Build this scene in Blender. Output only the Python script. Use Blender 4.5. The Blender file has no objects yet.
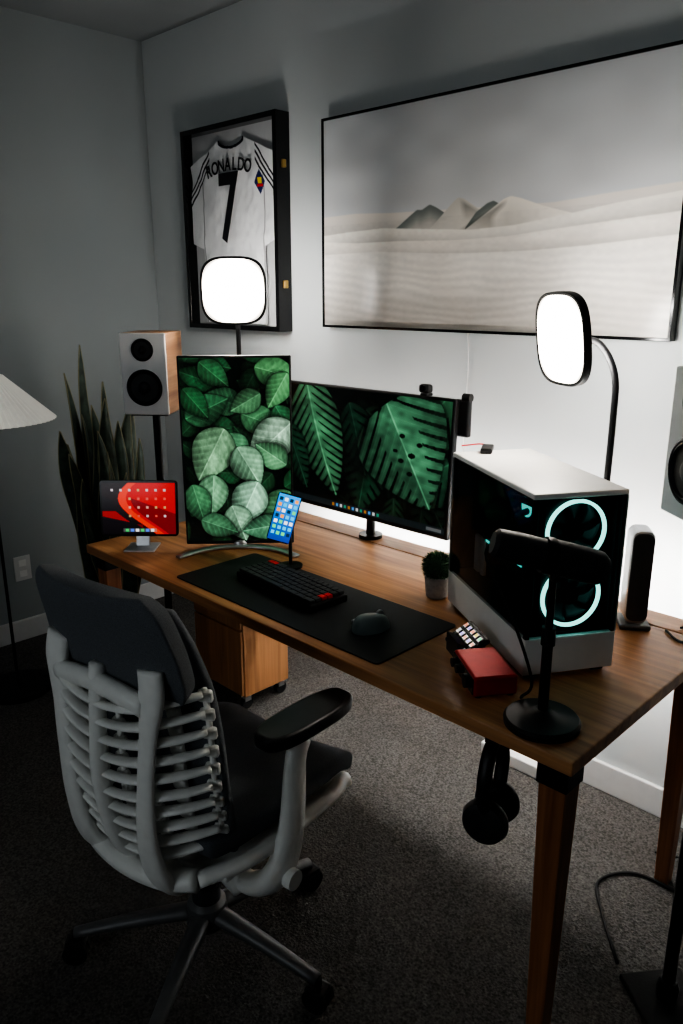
import bpy, bmesh, math, random
import numpy as np
from mathutils import Vector, Matrix, Euler
random.seed(7); rng=np.random.RandomState(5)
D=math.radians
scene=bpy.context.scene; coll=scene.collection
scene.view_settings.look='AgX - High Contrast'
scene.view_settings.exposure=.08

# ------------------------------------------------------------------ materials
def _nt(name):
    m=bpy.data.materials.new(name); m.use_nodes=True
    nt=m.node_tree; b=nt.nodes['Principled BSDF']; return m,nt,b
def mat(name,col,rough=.5,metal=0,emit=0,ecol=None,noise=0.08,nscale=40,bump=0,bscale=200,spec=.5,coat=0,samp=False):
    m,nt,b=_nt(name)
    b.inputs['Roughness'].default_value=rough; b.inputs['Metallic'].default_value=metal
    b.inputs['Specular IOR Level'].default_value=spec; b.inputs['Coat Weight'].default_value=coat
    tc=nt.nodes.new('ShaderNodeTexCoord')
    n=nt.nodes.new('ShaderNodeTexNoise'); n.inputs['Scale'].default_value=nscale; n.inputs['Detail'].default_value=4
    nt.links.new(tc.outputs['Object'],n.inputs['Vector'])
    r=nt.nodes.new('ShaderNodeValToRGB'); c=np.array(col)
    r.color_ramp.elements[0].position=.3; r.color_ramp.elements[1].position=.7
    r.color_ramp.elements[0].color=(*np.clip(c*(1-noise),0,1),1); r.color_ramp.elements[1].color=(*np.clip(c*(1+noise),0,1),1)
    nt.links.new(n.outputs['Fac'],r.inputs['Fac']); nt.links.new(r.outputs['Color'],b.inputs['Base Color'])
    if bump:
        n2=nt.nodes.new('ShaderNodeTexNoise'); n2.inputs['Scale'].default_value=bscale; n2.inputs['Detail'].default_value=5
        nt.links.new(tc.outputs['Object'],n2.inputs['Vector'])
        bp=nt.nodes.new('ShaderNodeBump'); bp.inputs['Strength'].default_value=bump; bp.inputs['Distance'].default_value=.004
        nt.links.new(n2.outputs['Fac'],bp.inputs['Height']); nt.links.new(bp.outputs['Normal'],b.inputs['Normal'])
    if emit:
        b.inputs['Emission Color'].default_value=(*(ecol or col),1); b.inputs['Emission Strength'].default_value=emit
        if not samp: m.cycles.emission_sampling='NONE'
    return m
def wood(name,dark,light,axis=0,rough=.42):
    m,nt,b=_nt(name); b.inputs['Roughness'].default_value=rough
    tc=nt.nodes.new('ShaderNodeTexCoord'); mp=nt.nodes.new('ShaderNodeMapping')
    s=[14,14,14]; s[axis]=.9; mp.inputs['Scale'].default_value=s
    nt.links.new(tc.outputs['Object'],mp.inputs['Vector'])
    n=nt.nodes.new('ShaderNodeTexNoise'); n.inputs['Scale'].default_value=1.6; n.inputs['Detail'].default_value=7; n.inputs['Distortion'].default_value=1.1
    nt.links.new(mp.outputs['Vector'],n.inputs['Vector'])
    r=nt.nodes.new('ShaderNodeValToRGB'); e=r.color_ramp.elements
    e[0].position=.32; e[0].color=(*dark,1); e[1].position=.68; e[1].color=(*light,1)
    mid=r.color_ramp.elements.new(.5); mid.color=(*[(a*.45+c*.55) for a,c in zip(dark,light)],1)
    nt.links.new(n.outputs['Fac'],r.inputs['Fac'])
    mp2=nt.nodes.new('ShaderNodeMapping'); s2=[160,160,160]; s2[axis]=4; mp2.inputs['Scale'].default_value=s2
    nt.links.new(tc.outputs['Object'],mp2.inputs['Vector'])
    n2=nt.nodes.new('ShaderNodeTexNoise'); n2.inputs['Scale'].default_value=1; n2.inputs['Detail'].default_value=3
    nt.links.new(mp2.outputs['Vector'],n2.inputs['Vector'])
    mx=nt.nodes.new('ShaderNodeMix'); mx.data_type='RGBA'; mx.blend_type='MULTIPLY'; mx.inputs[0].default_value=.35
    nt.links.new(r.outputs['Color'],mx.inputs[6]); nt.links.new(n2.outputs['Fac'],mx.inputs[7])
    nt.links.new(mx.outputs[2],b.inputs['Base Color'])
    bp=nt.nodes.new('ShaderNodeBump'); bp.inputs['Strength'].default_value=.12; bp.inputs['Distance'].default_value=.002
    nt.links.new(n2.outputs['Fac'],bp.inputs['Height']); nt.links.new(bp.outputs['Normal'],b.inputs['Normal'])
    return m
def glass(name,tint,blend=.12):
    m=bpy.data.materials.new(name); m.use_nodes=True; nt=m.node_tree; nt.nodes.clear()
    o=nt.nodes.new('ShaderNodeOutputMaterial'); mx=nt.nodes.new('ShaderNodeMixShader')
    t=nt.nodes.new('ShaderNodeBsdfTransparent'); t.inputs[0].default_value=(*tint,1)
    g=nt.nodes.new('ShaderNodeBsdfGlossy'); g.inputs['Roughness'].default_value=.05; g.inputs[0].default_value=(.8,.8,.8,1)
    lw=nt.nodes.new('ShaderNodeLayerWeight'); lw.inputs[0].default_value=blend
    nt.links.new(lw.outputs[0],mx.inputs[0]); nt.links.new(t.outputs[0],mx.inputs[1]); nt.links.new(g.outputs[0],mx.inputs[2]); nt.links.new(mx.outputs[0],o.inputs[0])
    return m
def vcol(name,emit=0,rough=.4,spec=.5,coat=0):
    m,nt,b=_nt(name); a=nt.nodes.new('ShaderNodeVertexColor'); a.layer_name='paint'
    b.inputs['Roughness'].default_value=rough; b.inputs['Specular IOR Level'].default_value=spec; b.inputs['Coat Weight'].default_value=coat
    if emit:
        b.inputs['Base Color'].default_value=(.01,.01,.01,1)
        nt.links.new(a.outputs['Color'],b.inputs['Emission Color']); b.inputs['Emission Strength'].default_value=emit
        m.cycles.emission_sampling='NONE'
    else: nt.links.new(a.outputs['Color'],b.inputs['Base Color'])
    return m
def ledmat(name,r0,r1,s0,s1):
    """edge-lit diffuser: brighter in the middle, softer warm falloff at the rim"""
    m,nt,b=_nt(name); b.inputs['Base Color'].default_value=(.8,.8,.8,1)
    tc=nt.nodes.new('ShaderNodeTexCoord'); ln=nt.nodes.new('ShaderNodeVectorMath'); ln.operation='LENGTH'
    nt.links.new(tc.outputs['Object'],ln.inputs[0])
    mr=nt.nodes.new('ShaderNodeMapRange'); mr.interpolation_type='SMOOTHSTEP'
    mr.inputs['From Min'].default_value=r0; mr.inputs['From Max'].default_value=r1; mr.inputs['To Min'].default_value=s0; mr.inputs['To Max'].default_value=s1
    nt.links.new(ln.outputs['Value'],mr.inputs['Value']); nt.links.new(mr.outputs['Result'],b.inputs['Emission Strength'])
    b.inputs['Emission Color'].default_value=(1,.92,.82,1)
    return m

M={}
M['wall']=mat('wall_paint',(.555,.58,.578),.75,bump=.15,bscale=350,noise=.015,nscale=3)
M['wallleftshade']=mat('wall_paint_left_shade',(.285,.31,.312),.8,bump=.15,bscale=350,noise=.015,nscale=3)  # wall paint darkened: the left wall's shade is put into the colour
M['walldark']=mat('wall_paint_unseen_dark',(.10,.10,.105),.8,bump=.15,bscale=350,noise=.015,nscale=3)  # unseen right and front walls made dark to cut bounced light
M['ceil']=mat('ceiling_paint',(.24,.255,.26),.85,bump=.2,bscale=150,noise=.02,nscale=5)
M['trim']=mat('trim_paint',(.66,.66,.65),.4,noise=.02)
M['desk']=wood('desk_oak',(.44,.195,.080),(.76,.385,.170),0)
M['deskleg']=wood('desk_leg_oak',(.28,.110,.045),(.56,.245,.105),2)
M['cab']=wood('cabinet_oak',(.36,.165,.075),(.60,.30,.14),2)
M['spkwood']=wood('speaker_walnut',(.25,.11,.05),(.5,.27,.13),1)
M['spkwhite']=mat('speaker_white',(.90,.90,.89),.45,noise=.01)
M['black']=mat('black_plastic',(.014,.014,.015),.45)
M['armblack']=mat('armrest_black',(.020,.020,.021),.33)
M['blackgl']=mat('black_gloss',(.008,.008,.009),.15)
M['blackmet']=mat('black_metal',(.02,.02,.021),.38,.6)
M['rubber']=mat('black_rubber',(.015,.015,.015),.8,bump=.2)
M['micgrey']=mat('microphone_grey',(.024,.024,.026),.55)
M['dkgrey']=mat('dark_grey_plastic',(.045,.047,.05),.5)
M['grey']=mat('grey_plastic',(.16,.165,.17),.5)
M['basegrey']=mat('chair_base_grey',(.16,.16,.162),.45,.3)
M['mouse']=mat('mouse_teal_grey',(.24,.31,.31),.35)
M['silver']=mat('silver_metal',(.62,.63,.65),.3,.9)
M['white']=mat('white_plastic',(.84,.84,.82),.4,noise=.02)
M['chairwhite']=mat('chair_white_plastic',(.93,.93,.89),.38,noise=.03)
M['fabric']=mat('chair_fabric',(.165,.178,.192),.95,noise=.25,nscale=600,bump=.6,bscale=900,spec=.2)
M['seatfabric']=mat('chair_seat_fabric',(.115,.125,.136),.95,noise=.25,nscale=600,bump=.6,bscale=900,spec=.2)
M['pad']=mat('desk_mat_leather',(.022,.023,.025),.62,noise=.1,nscale=60,bump=.15,bscale=600)
M['red']=mat('red_aluminium',(.55,.010,.014),.35,.3)
M['redkey']=mat('red_key',(.75,.02,.02),.5)
M['key']=mat('key_cap',(.036,.037,.040),.55)
M['leaf']=mat('snake_leaf',(.040,.065,.045),.5,noise=.6,nscale=25)
M['leafedge']=mat('snake_leaf_edge',(.28,.26,.15),.5)
M['pot']=mat('plant_pot',(.04,.04,.042),.6)
M['concrete']=mat('concrete_pot',(.36,.35,.34),.85,noise=.15,nscale=80,bump=.3)
M['soil']=mat('soil',(.03,.02,.015),.95,bump=.8,bscale=90)
M['grass']=mat('topiary_green',(.060,.13,.065),.7,noise=.5,nscale=120)
M['led']=ledmat('led_diffuser',.050,.124,58,1.3)
M['ledback']=mat('wall_wash_glow',(1,1,1),.5,emit=74,ecol=(1,.975,.94),samp=True)
M['strip']=mat('led_strip',(1,1,1),.5,emit=160,ecol=(1,.99,.97),samp=True)
M['ringled']=mat('rgb_fan_ring',(.5,1,.95),.5,emit=2.8,ecol=(.35,1,.88))
M['tealled']=mat('pc_inner_led',(.3,1,.9),.5,emit=1.2,ecol=(.12,.8,.7))
M['redled']=mat('red_led',(1,.05,.05),.5,emit=2,ecol=(1,.05,.04))
M['glass']=glass('tinted_glass',(.47,.49,.50),.05)
M['woofer']=mat('woofer_cone',(.012,.012,.013),.55,bump=.1)
M['shade']=mat('lamp_shade_lit_fabric',(.80,.80,.74),.8,noise=.03,bump=.2,bscale=300,emit=.18,ecol=(1,.97,.88))  # weak emission stands in for room light falling on the shade
M['mattboard']=mat('frame_backing',(.55,.55,.55),.9,noise=.02)
M['brass']=mat('brass',(.5,.33,.12),.35,.9)

def carpet():
    m,nt,b=_nt('carpet'); b.inputs['Roughness'].default_value=1; b.inputs['Specular IOR Level'].default_value=.1
    tc=nt.nodes.new('ShaderNodeTexCoord')
    n=nt.nodes.new('ShaderNodeTexNoise'); n.inputs['Scale'].default_value=170; n.inputs['Detail'].default_value=6
    n3=nt.nodes.new('ShaderNodeTexNoise'); n3.inputs['Scale'].default_value=5
    for k in (n,n3): nt.links.new(tc.outputs['Object'],k.inputs['Vector'])
    r=nt.nodes.new('ShaderNodeValToRGB'); r.color_ramp.elements[0].position=.35; r.color_ramp.elements[1].position=.68
    r.color_ramp.elements[0].color=(.078,.074,.070,1); r.color_ramp.elements[1].color=(.20,.19,.18,1)
    nt.links.new(n.outputs['Fac'],r.inputs['Fac'])
    mx=nt.nodes.new('ShaderNodeMix'); mx.data_type='RGBA'; mx.blend_type='MULTIPLY'; mx.inputs[0].default_value=.35
    nt.links.new(r.outputs['Color'],mx.inputs[6]); nt.links.new(n3.outputs['Fac'],mx.inputs[7]); nt.links.new(mx.outputs[2],b.inputs['Base Color'])
    bp=nt.nodes.new('ShaderNodeBump'); bp.inputs['Strength'].default_value=.8; bp.inputs['Distance'].default_value=.008
    nt.links.new(n.outputs['Fac'],bp.inputs['Height']); nt.links.new(bp.outputs['Normal'],b.inputs['Normal'])
    return m
M['carpet']=carpet()

# ------------------------------------------------------------------ geometry helpers
def empty(name,loc=(0,0,0),rotz=0,rot=None):
    e=bpy.data.objects.new(name,None); coll.objects.link(e); e.location=loc
    e.rotation_euler=rot if rot else (0,0,D(rotz)); e.empty_display_size=.05; return e
def mk(name,verts,faces,m,parent=None,loc=(0,0,0),rot=(0,0,0),smooth=False,bev=0,sub=0,seg=2,autos=None):
    me=bpy.data.meshes.new(name); me.from_pydata([tuple(v) for v in verts],[],faces); me.update()
    bm=bmesh.new(); bm.from_mesh(me); bmesh.ops.recalc_face_normals(bm,faces=bm.faces); bm.to_mesh(me); bm.free()
    o=bpy.data.objects.new(name,me); coll.objects.link(o)
    if m: me.materials.append(m)
    o.location=loc; o.rotation_euler=rot
    if parent: o.parent=parent
    if smooth: me.polygons.foreach_set('use_smooth',[True]*len(me.polygons))
    if bev:
        b=o.modifiers.new('bevel','BEVEL'); b.width=bev; b.segments=seg; b.limit_method='ANGLE'; b.angle_limit=D(40); b.harden_normals=False
    if sub:
        s=o.modifiers.new('sub','SUBSURF'); s.levels=sub; s.render_levels=sub
    return o
def pane(name,pts,m,parent=None,loc=(0,0,0)): return mk(name,pts,[(0,1,2,3)],m,parent,loc)
def box(name,size,loc,m,parent=None,bev=.002,rot=(0,0,0),taper=None,seg=2):
    x,y,z=[s/2 for s in size]; tx,ty=taper or (1,1)
    v=[(-x*tx,-y*ty,-z),(x*tx,-y*ty,-z),(x*tx,y*ty,-z),(-x*tx,y*ty,-z),(-x,-y,z),(x,-y,z),(x,y,z),(-x,y,z)]
    f=[(0,3,2,1),(4,5,6,7),(0,1,5,4),(1,2,6,5),(2,3,7,6),(3,0,4,7)]
    return mk(name,v,f,m,parent,loc,rot,bev=bev,seg=seg)
def lathe(name,prof,loc,m,parent=None,rot=(0,0,0),n=40,smooth=True,bev=0):
    v=[];f=[]
    for r,z in prof:
        for i in range(n):
            a=2*math.pi*i/n; v.append((r*math.cos(a),r*math.sin(a),z))
    for k in range(len(prof)-1):
        for i in range(n):
            j=(i+1)%n; f.append((k*n+i,k*n+j,(k+1)*n+j,(k+1)*n+i))
    if prof[0][0]>1e-5: f.append(tuple(range(n))[::-1])
    if prof[-1][0]>1e-5: f.append(tuple((len(prof)-1)*n+i for i in range(n)))
    o=mk(name,v,f,m,parent,loc,rot,smooth=False,bev=bev)
    if smooth:
        me=o.data
        for p in me.polygons: p.use_smooth=len(p.vertices)==4
        es=o.modifiers.new('es','EDGE_SPLIT'); es.split_angle=D(38)
    return o
def cyl(name,r,h,loc,m,parent=None,rot=(0,0,0),r2=None,n=32,bev=0):
    r2=r if r2 is None else r2
    return lathe(name,[(r,-h/2),(r2,h/2)],loc,m,parent,rot,n)
def catmull(pts,res=6):
    P=[Vector(p) for p in pts]
    if len(P)<3: return P
    P=[P[0]*2-P[1]]+P+[P[-1]*2-P[-2]]; out=[]
    for i in range(1,len(P)-2):
        a,b,c,d=P[i-1:i+3]
        for k in range(res):
            t=k/res; out.append(.5*((2*b)+(c-a)*t+(2*a-5*b+4*c-d)*t*t+(-a+3*b-3*c+d)*t**3))
    out.append(P[-2]); return out
def tube(name,pts,r,m,parent=None,n=10,res=6,flat=1.0,up=None,smoothpath=True,loc=(0,0,0),rot=(0,0,0)):
    P=catmull(pts,res) if smoothpath else [Vector(p) for p in pts]
    L=len(P)
    if isinstance(r,(int,float)): R=[r]*L
    else: R=list(np.interp(np.linspace(0,1,L),np.linspace(0,1,len(r)),r))
    T=[(P[min(i+1,L-1)]-P[max(i-1,0)]).normalized() for i in range(L)]
    ref=Vector(up) if up else (Vector((0,0,1)) if abs(T[0].z)<.9 else Vector((1,0,0)))
    v=[];f=[]; N=None
    for i in range(L):
        if N is None or up: N=(ref-T[i]*ref.dot(T[i])).normalized()
        else: N=(N-T[i]*N.dot(T[i])).normalized()
        B=T[i].cross(N)
        for k in range(n):
            a=2*math.pi*k/n; v.append(P[i]+N*(R[i]*math.cos(a)*flat)+B*(R[i]*math.sin(a)))
    for i in range(L-1):
        for k in range(n):
            j=(k+1)%n; f.append((i*n+k,i*n+j,(i+1)*n+j,(i+1)*n+k))
    f.append(tuple(range(n))[::-1]); f.append(tuple((L-1)*n+k for k in range(n)))
    return mk(name,v,f,m,parent,loc,rot,smooth=True)
def prism(name,out2,depth,m,parent=None,loc=(0,0,0),rot=(0,0,0),bev=0,holes=None,smooth=False):
    n=len(out2); v=[(x,-depth/2,z) for x,z in out2]+[(x,depth/2,z) for x,z in out2]
    f=[tuple(range(n)),tuple(range(2*n-1,n-1,-1))]+[(i,(i+1)%n,n+(i+1)%n,n+i) for i in range(n)]
    return mk(name,v,f,m,parent,loc,rot,bev=bev)
def ringprism(name,outer,inner,depth,m,parent=None,loc=(0,0,0),rot=(0,0,0),bev=0):
    n=len(outer); v=[]
    for y in (-depth/2,depth/2):
        v+=[(x,y,z) for x,z in outer]+[(x,y,z) for x,z in inner]
    f=[]
    for i in range(n):
        j=(i+1)%n
        f+=[(i,j,n+j,n+i),(2*n+i,3*n+i,3*n+j,2*n+j),(i,2*n+i,2*n+j,j),(n+i,n+j,3*n+j,3*n+i)]
    return mk(name,v,f,m,parent,loc,rot,bev=bev)
def rrect(w,h,r,k=6):
    o=[]
    for cx,cz,a0 in ((w/2-r,h/2-r,0),(-w/2+r,h/2-r,90),(-w/2+r,-h/2+r,180),(w/2-r,-h/2+r,270)):
        for i in range(k+1):
            a=D(a0+90*i/k); o.append((cx+r*math.cos(a),cz+r*math.sin(a)))
    return o
def squircle(w,h,p=4,n=64):
    o=[]
    for i in range(n):
        a=2*math.pi*i/n; c,s=math.cos(a),math.sin(a)
        o.append((w/2*math.copysign(abs(c)**(2/p),c),h/2*math.copysign(abs(s)**(2/p),s)))
    return o
def ell(name,r,loc,m,parent=None,rot=(0,0,0),n=24):
    k=n//2
    prof=[(math.sin(math.pi*i/k),-math.cos(math.pi*i/k)) for i in range(k+1)]
    prof[0]=(1e-4,-1); prof[-1]=(1e-4,1)
    o=lathe(name,prof,loc,m,parent,rot,n); o.scale=r; return o
def surf(name,fn,nu,nv,m,parent=None,thick=0,loc=(0,0,0),rot=(0,0,0),bev=0,sub=0):
    v=[fn(i/(nu-1),j/(nv-1)) for j in range(nv) for i in range(nu)]
    f=[(j*nu+i,j*nu+i+1,(j+1)*nu+i+1,(j+1)*nu+i) for j in range(nv-1) for i in range(nu-1)]
    me=bpy.data.meshes.new(name); me.from_pydata([tuple(p) for p in v],[],f); me.update()
    o=bpy.data.objects.new(name,me); coll.objects.link(o); me.materials.append(m); o.location=loc; o.rotation_euler=rot
    if parent:o.parent=parent
    me.polygons.foreach_set('use_smooth',[True]*len(me.polygons))
    if thick:
        s=o.modifiers.new('sol','SOLIDIFY'); s.thickness=thick; s.offset=0
    if bev:
        b=o.modifiers.new('bevel','BEVEL'); b.width=bev; b.segments=3; b.limit_method='ANGLE'; b.angle_limit=D(40)
    if sub:
        s=o.modifiers.new('sub','SUBSURF'); s.levels=sub; s.render_levels=sub
    return o
def s2l(c):
    c=np.clip(c,0,1); return np.where(c<=.04045,c/12.92,((c+.055)/1.055)**2.4)
def sheet(name,w,h,img,m,parent=None,loc=(0,0,0),rot=(0,0,0),mask=None,height=None):
    """painted flat panel in local XZ facing -Y. img HxWx3 sRGB, row 0 = top"""
    H,W=img.shape[:2]
    xs=np.linspace(-w/2,w/2,W); zs=np.linspace(h/2,-h/2,H)
    X,Z=np.meshgrid(xs,zs); Y=np.zeros_like(X) if height is None else -height
    co=np.stack([X,Y,Z],-1).reshape(-1,3)
    i=np.arange(H-1)[:,None]*W+np.arange(W-1)[None,:]
    q=np.stack([i,i+W,i+W+1,i+1],-1)
    if mask is not None:
        mm=mask[:-1,:-1]&mask[1:,:-1]&mask[:-1,1:]&mask[1:,1:]; q=q[mm]
    q=q.reshape(-1,4)
    me=bpy.data.meshes.new(name); me.vertices.add(len(co)); me.vertices.foreach_set('co',co.ravel())
    me.loops.add(q.size); me.loops.foreach_set('vertex_index',q.ravel().astype(np.int32))
    me.polygons.add(len(q)); me.polygons.foreach_set('loop_start',np.arange(0,q.size,4,dtype=np.int32))
    me.update(calc_edges=True); me.validate()
    a=me.color_attributes.new('paint','FLOAT_COLOR','POINT')
    col=np.ones((H*W,4),dtype=np.float32); col[:,:3]=s2l(img.reshape(-1,3)); a.data.foreach_set('color',col.ravel())
    if height is not None: me.polygons.foreach_set('use_smooth',[True]*len(me.polygons))
    me.materials.append(m)
    o=bpy.data.objects.new(name,me); coll.objects.link(o); o.location=loc; o.rotation_euler=rot
    if parent:o.parent=parent
    return o
def text(name,s,size,loc,m,parent=None,rot=(D(90),0,0),ext=.0005,sx=1):
    cu=bpy.data.curves.new(name,'FONT'); cu.body=s; cu.size=size; cu.align_x='CENTER'; cu.align_y='CENTER'; cu.extrude=ext; cu.offset=size*.018
    o=bpy.data.objects.new(name,cu); coll.objects.link(o); o.location=loc; o.rotation_euler=rot; o.scale=(sx,1,1); cu.materials.append(m)
    if parent:o.parent=parent
    return o

# ------------------------------------------------------------------ picture painting (flat artwork / displays)
def canvas(W,H,col): return np.ones((H,W,3))*np.array(col)
def smooth2(W,H,sc,seed):
    r=np.random.RandomState(seed); a=r.rand(sc+3,sc+3)
    y=np.linspace(0,sc,H)[:,None]; x=np.linspace(0,sc,W)[None,:]
    yi=y.astype(int);xi=x.astype(int);fy=y-yi;fx=x-xi;fy=fy*fy*(3-2*fy);fx=fx*fx*(3-2*fx)
    return a[yi,xi]*(1-fy)*(1-fx)+a[yi+1,xi]*fy*(1-fx)+a[yi,xi+1]*(1-fy)*fx+a[yi+1,xi+1]*fy*fx
def leaf(img,cx,cy,ang,L,Wd,col,veins=7,vein_col=None,cuts=0,bend=0.0,contrast=.5,cs=.22,heart=.75):
    H,W=img.shape[:2]; Y,X=np.mgrid[0:H,0:W].astype(float)
    a=D(ang); dx=X-cx;dy=Y-cy
    s=(dx*math.cos(a)+dy*math.sin(a))/L; t=(-dx*math.sin(a)+dy*math.cos(a))-bend*L*s*s
    sc=np.clip(s,0,1); w=Wd*np.sin(np.pi*sc**heart)**.8+1e-6
    inside=(s>0)&(s<1)&(np.abs(t)<w)
    u=np.abs(t)/w; ph=(s-np.abs(t)/L*.9+.25*u*u/veins)*veins
    fr=ph-np.floor(ph)
    if cuts: inside&=~((u>cs)&(np.abs(fr-.5)<cuts*(.35+.65*u)))
    shade=.88+.10*np.where(t>0,-1,1)+.10*contrast*np.cos(2*np.pi*(fr-.1))-.28*u**3+.10*np.sin(s*5+t*.06)
    c=np.array(col)[None,None,:]*shade[...,None]
    vc=np.array(vein_col if vein_col else np.clip(np.array(col)*1.18+.05,0,1))
    vm=np.clip(1.5-np.abs(t)/max(.8,L*.008),0,1)
    vs=np.clip(1-np.minimum(fr,1-fr)*L/veins/1.0,0,1)*.38*(1-u*.5)
    v=np.maximum(vm,vs)[...,None]; c=c*(1-v)+vc*v
    for k,g in ((9,.85),(5,.75),(2,.65)):
        sh=(s>-.02)&(s<1+k/L)&(np.abs(t-k*.5)<w+k)&~inside
        img[sh]*=g
    img[inside]=np.clip(c,0,1)[inside]
def portrait_img():
    W,H=220,376; im=canvas(W,H,(.015,.04,.03)); r=random.Random(3)
    for i in range(60):
        x=r.uniform(-20,W+10);y=r.uniform(-20,H+10); g=r.uniform(.12,.33)
        leaf(im,x,y,r.uniform(0,360),r.uniform(40,75),r.uniform(16,26),(g*.42,g*.92,g*.56),6)
    sp=[(150,18,15,95,30,(.28,.48,.31)),(70,52,200,80,24,(.12,.27,.16)),(40,8,40,75,24,(.16,.32,.20)),(215,30,120,80,26,(.27,.46,.30)),
        (120,96,200,75,28,(.20,.37,.25)),(8,120,-25,95,32,(.18,.35,.23)),(120,110,20,90,30,(.23,.40,.27)),
        (5,60,50,75,24,(.14,.30,.18)),(190,95,60,60,22,(.17,.34,.22)),(160,70,150,70,24,(.27,.43,.30)),
        (95,150,60,70,25,(.26,.43,.31)),(85,140,118,120,44,(.46,.63,.48)),(222,128,138,116,42,(.56,.69,.59)),
        (210,215,215,75,27,(.32,.50,.36)),(60,235,95,85,32,(.37,.54,.41)),
        (15,255,75,85,28,(.24,.42,.29)),(110,178,60,90,34,(.44,.60,.48)),(215,270,125,90,32,(.31,.50,.35)),(150,250,115,100,38,(.47,.62,.52)),(95,300,70,80,30,(.45,.60,.49)),(30,330,20,80,25,(.26,.43,.31)),(200,340,170,85,26,(.28,.45,.34))]
    for q in sp: leaf(im,q[0],q[1],q[2],q[3],q[4],q[5],7)
    n=smooth2(W,H,40,2)[...,None]; n2=smooth2(W,H,7,22)[...,None]; n4=smooth2(W,H,110,41)[...,None]
    return np.clip(im*(.60+.26*n+.42*n2+.14*n4),0,1)
def wide_img():
    W,H=352,198; im=canvas(W,H,(.012,.03,.025)); r=random.Random(9)
    for i in range(30):
        x=r.uniform(0,W);y=r.uniform(-10,H+10); g=r.uniform(.06,.16)
        leaf(im,x,y,r.uniform(20,160),r.uniform(70,130),r.uniform(22,40),(g*.45,g*.95,g*.65),7,cuts=.18)
    leaf(im,200,70,100,125,48,(.08,.19,.13),7,cuts=.20,cs=.35)
    leaf(im,150,20,70,120,36,(.07,.17,.12),7,cuts=.18)
    leaf(im,48,-14,74,205,58,(.24,.42,.30),13,cuts=.20,bend=-.12,cs=.14)
    leaf(im,2,70,62,120,30,(.09,.20,.14),9,cuts=.18)
    leaf(im,352,90,150,120,52,(.14,.28,.20),7,cuts=.20,cs=.38,heart=.6)
    leaf(im,345,-10,130,130,56,(.15,.29,.20),7,cuts=.20,cs=.38,heart=.6)
    leaf(im,228,14,58,176,92,(.24,.42,.31),8,cuts=.19,cs=.40,heart=.58)
    for hx,hy,rr in ((262,60,4),(282,88,5),(262,98,4),(296,70,4),(250,84,3.5),(280,116,4)):
        yy,xx=np.mgrid[0:H,0:W]; im[((xx-hx)/1.0)**2+((yy-hy)*1.7)**2<rr*rr*2]=(.02,.05,.035)
    n=smooth2(W,H,30,4)[...,None]; n2=smooth2(W,H,6,24)[...,None]; im=im*(.60+.35*n+.35*n2)
    im[187:198]=(.10,.13,.14)
    for k in range(12):
        x=120+k*9; im[190:195,x:x+5]=[(.6,.4,.2),(.3,.5,.7),(.7,.7,.7),(.2,.5,.4)][k%4]
    im[190:195,318:346]=im[190:195,318:346]*.4+.3
    return np.clip(im,0,1)
def tablet_img():
    W,H=160,114; Y=np.mgrid[0:H,0:W][0]/H; X=np.mgrid[0:H,0:W][1]/W
    im=canvas(W,H,(.10,.03,.05))
    k=(X*1.1+.35*np.sin(Y*3.2+.6)); red=np.array((.80,.07,.07)); pink=np.array((.88,.22,.12))
    m1=(k>.62); im[m1]=red*.95; m2=(k>.78)&(Y>.45+.5*(X-.7)); im[m2]=(.50,.03,.05)
    m3=(np.abs(k-.65)<.06); im[m3]=pink
    m4=(Y>.8)&(X<.55); im[m4]=(.45,.05,.06)
    m5=(k<.5)&(Y>.25+X*.6); im[m5]=(.07,.04,.07)
    m6=(k<.45)&(Y>.55)&(Y<.55+.3*X+.1); im[m6]=(.62,.10,.07)
    r=random.Random(2)
    for a in range(7):
        for b in range(4):
            if a<2 and b>0: continue
            x=20+a*19;y=14+b*19; c=np.array([(.8,.75,.78),(.85,.6,.55),(.75,.6,.4),(.75,.7,.7),(.8,.35,.3)][r.randrange(5)]); im[y:y+5,x:x+5]=c
    im[101:109,45:118]=im[101:109,45:118]*.5+.3
    for a in range(6): im[102:108,50+a*11:57+a*11]=[(.2,.8,.4),(.3,.5,.95),(.95,.95,.95)][a%3]
    return im
def phone_img():
    W,H=60,124; Yg=np.mgrid[0:H,0:W][0]/H; Xg=np.mgrid[0:H,0:W][1]/W
    im=np.zeros((H,W,3)); im[...,0]=.08+.1*Xg; im[...,1]=.25+.35*(1-Yg); im[...,2]=.60+.3*(1-Yg)
    r=random.Random(5)
    for a in range(4):
        for b in range(7):
            x=5+a*14;y=9+b*15; im[y:y+9,x:x+9]=[(.95,.95,.97),(.2,.75,.95),(.95,.6,.25),(.3,.85,.5),(.1,.2,.3)][r.randrange(5)]
    return im
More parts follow.
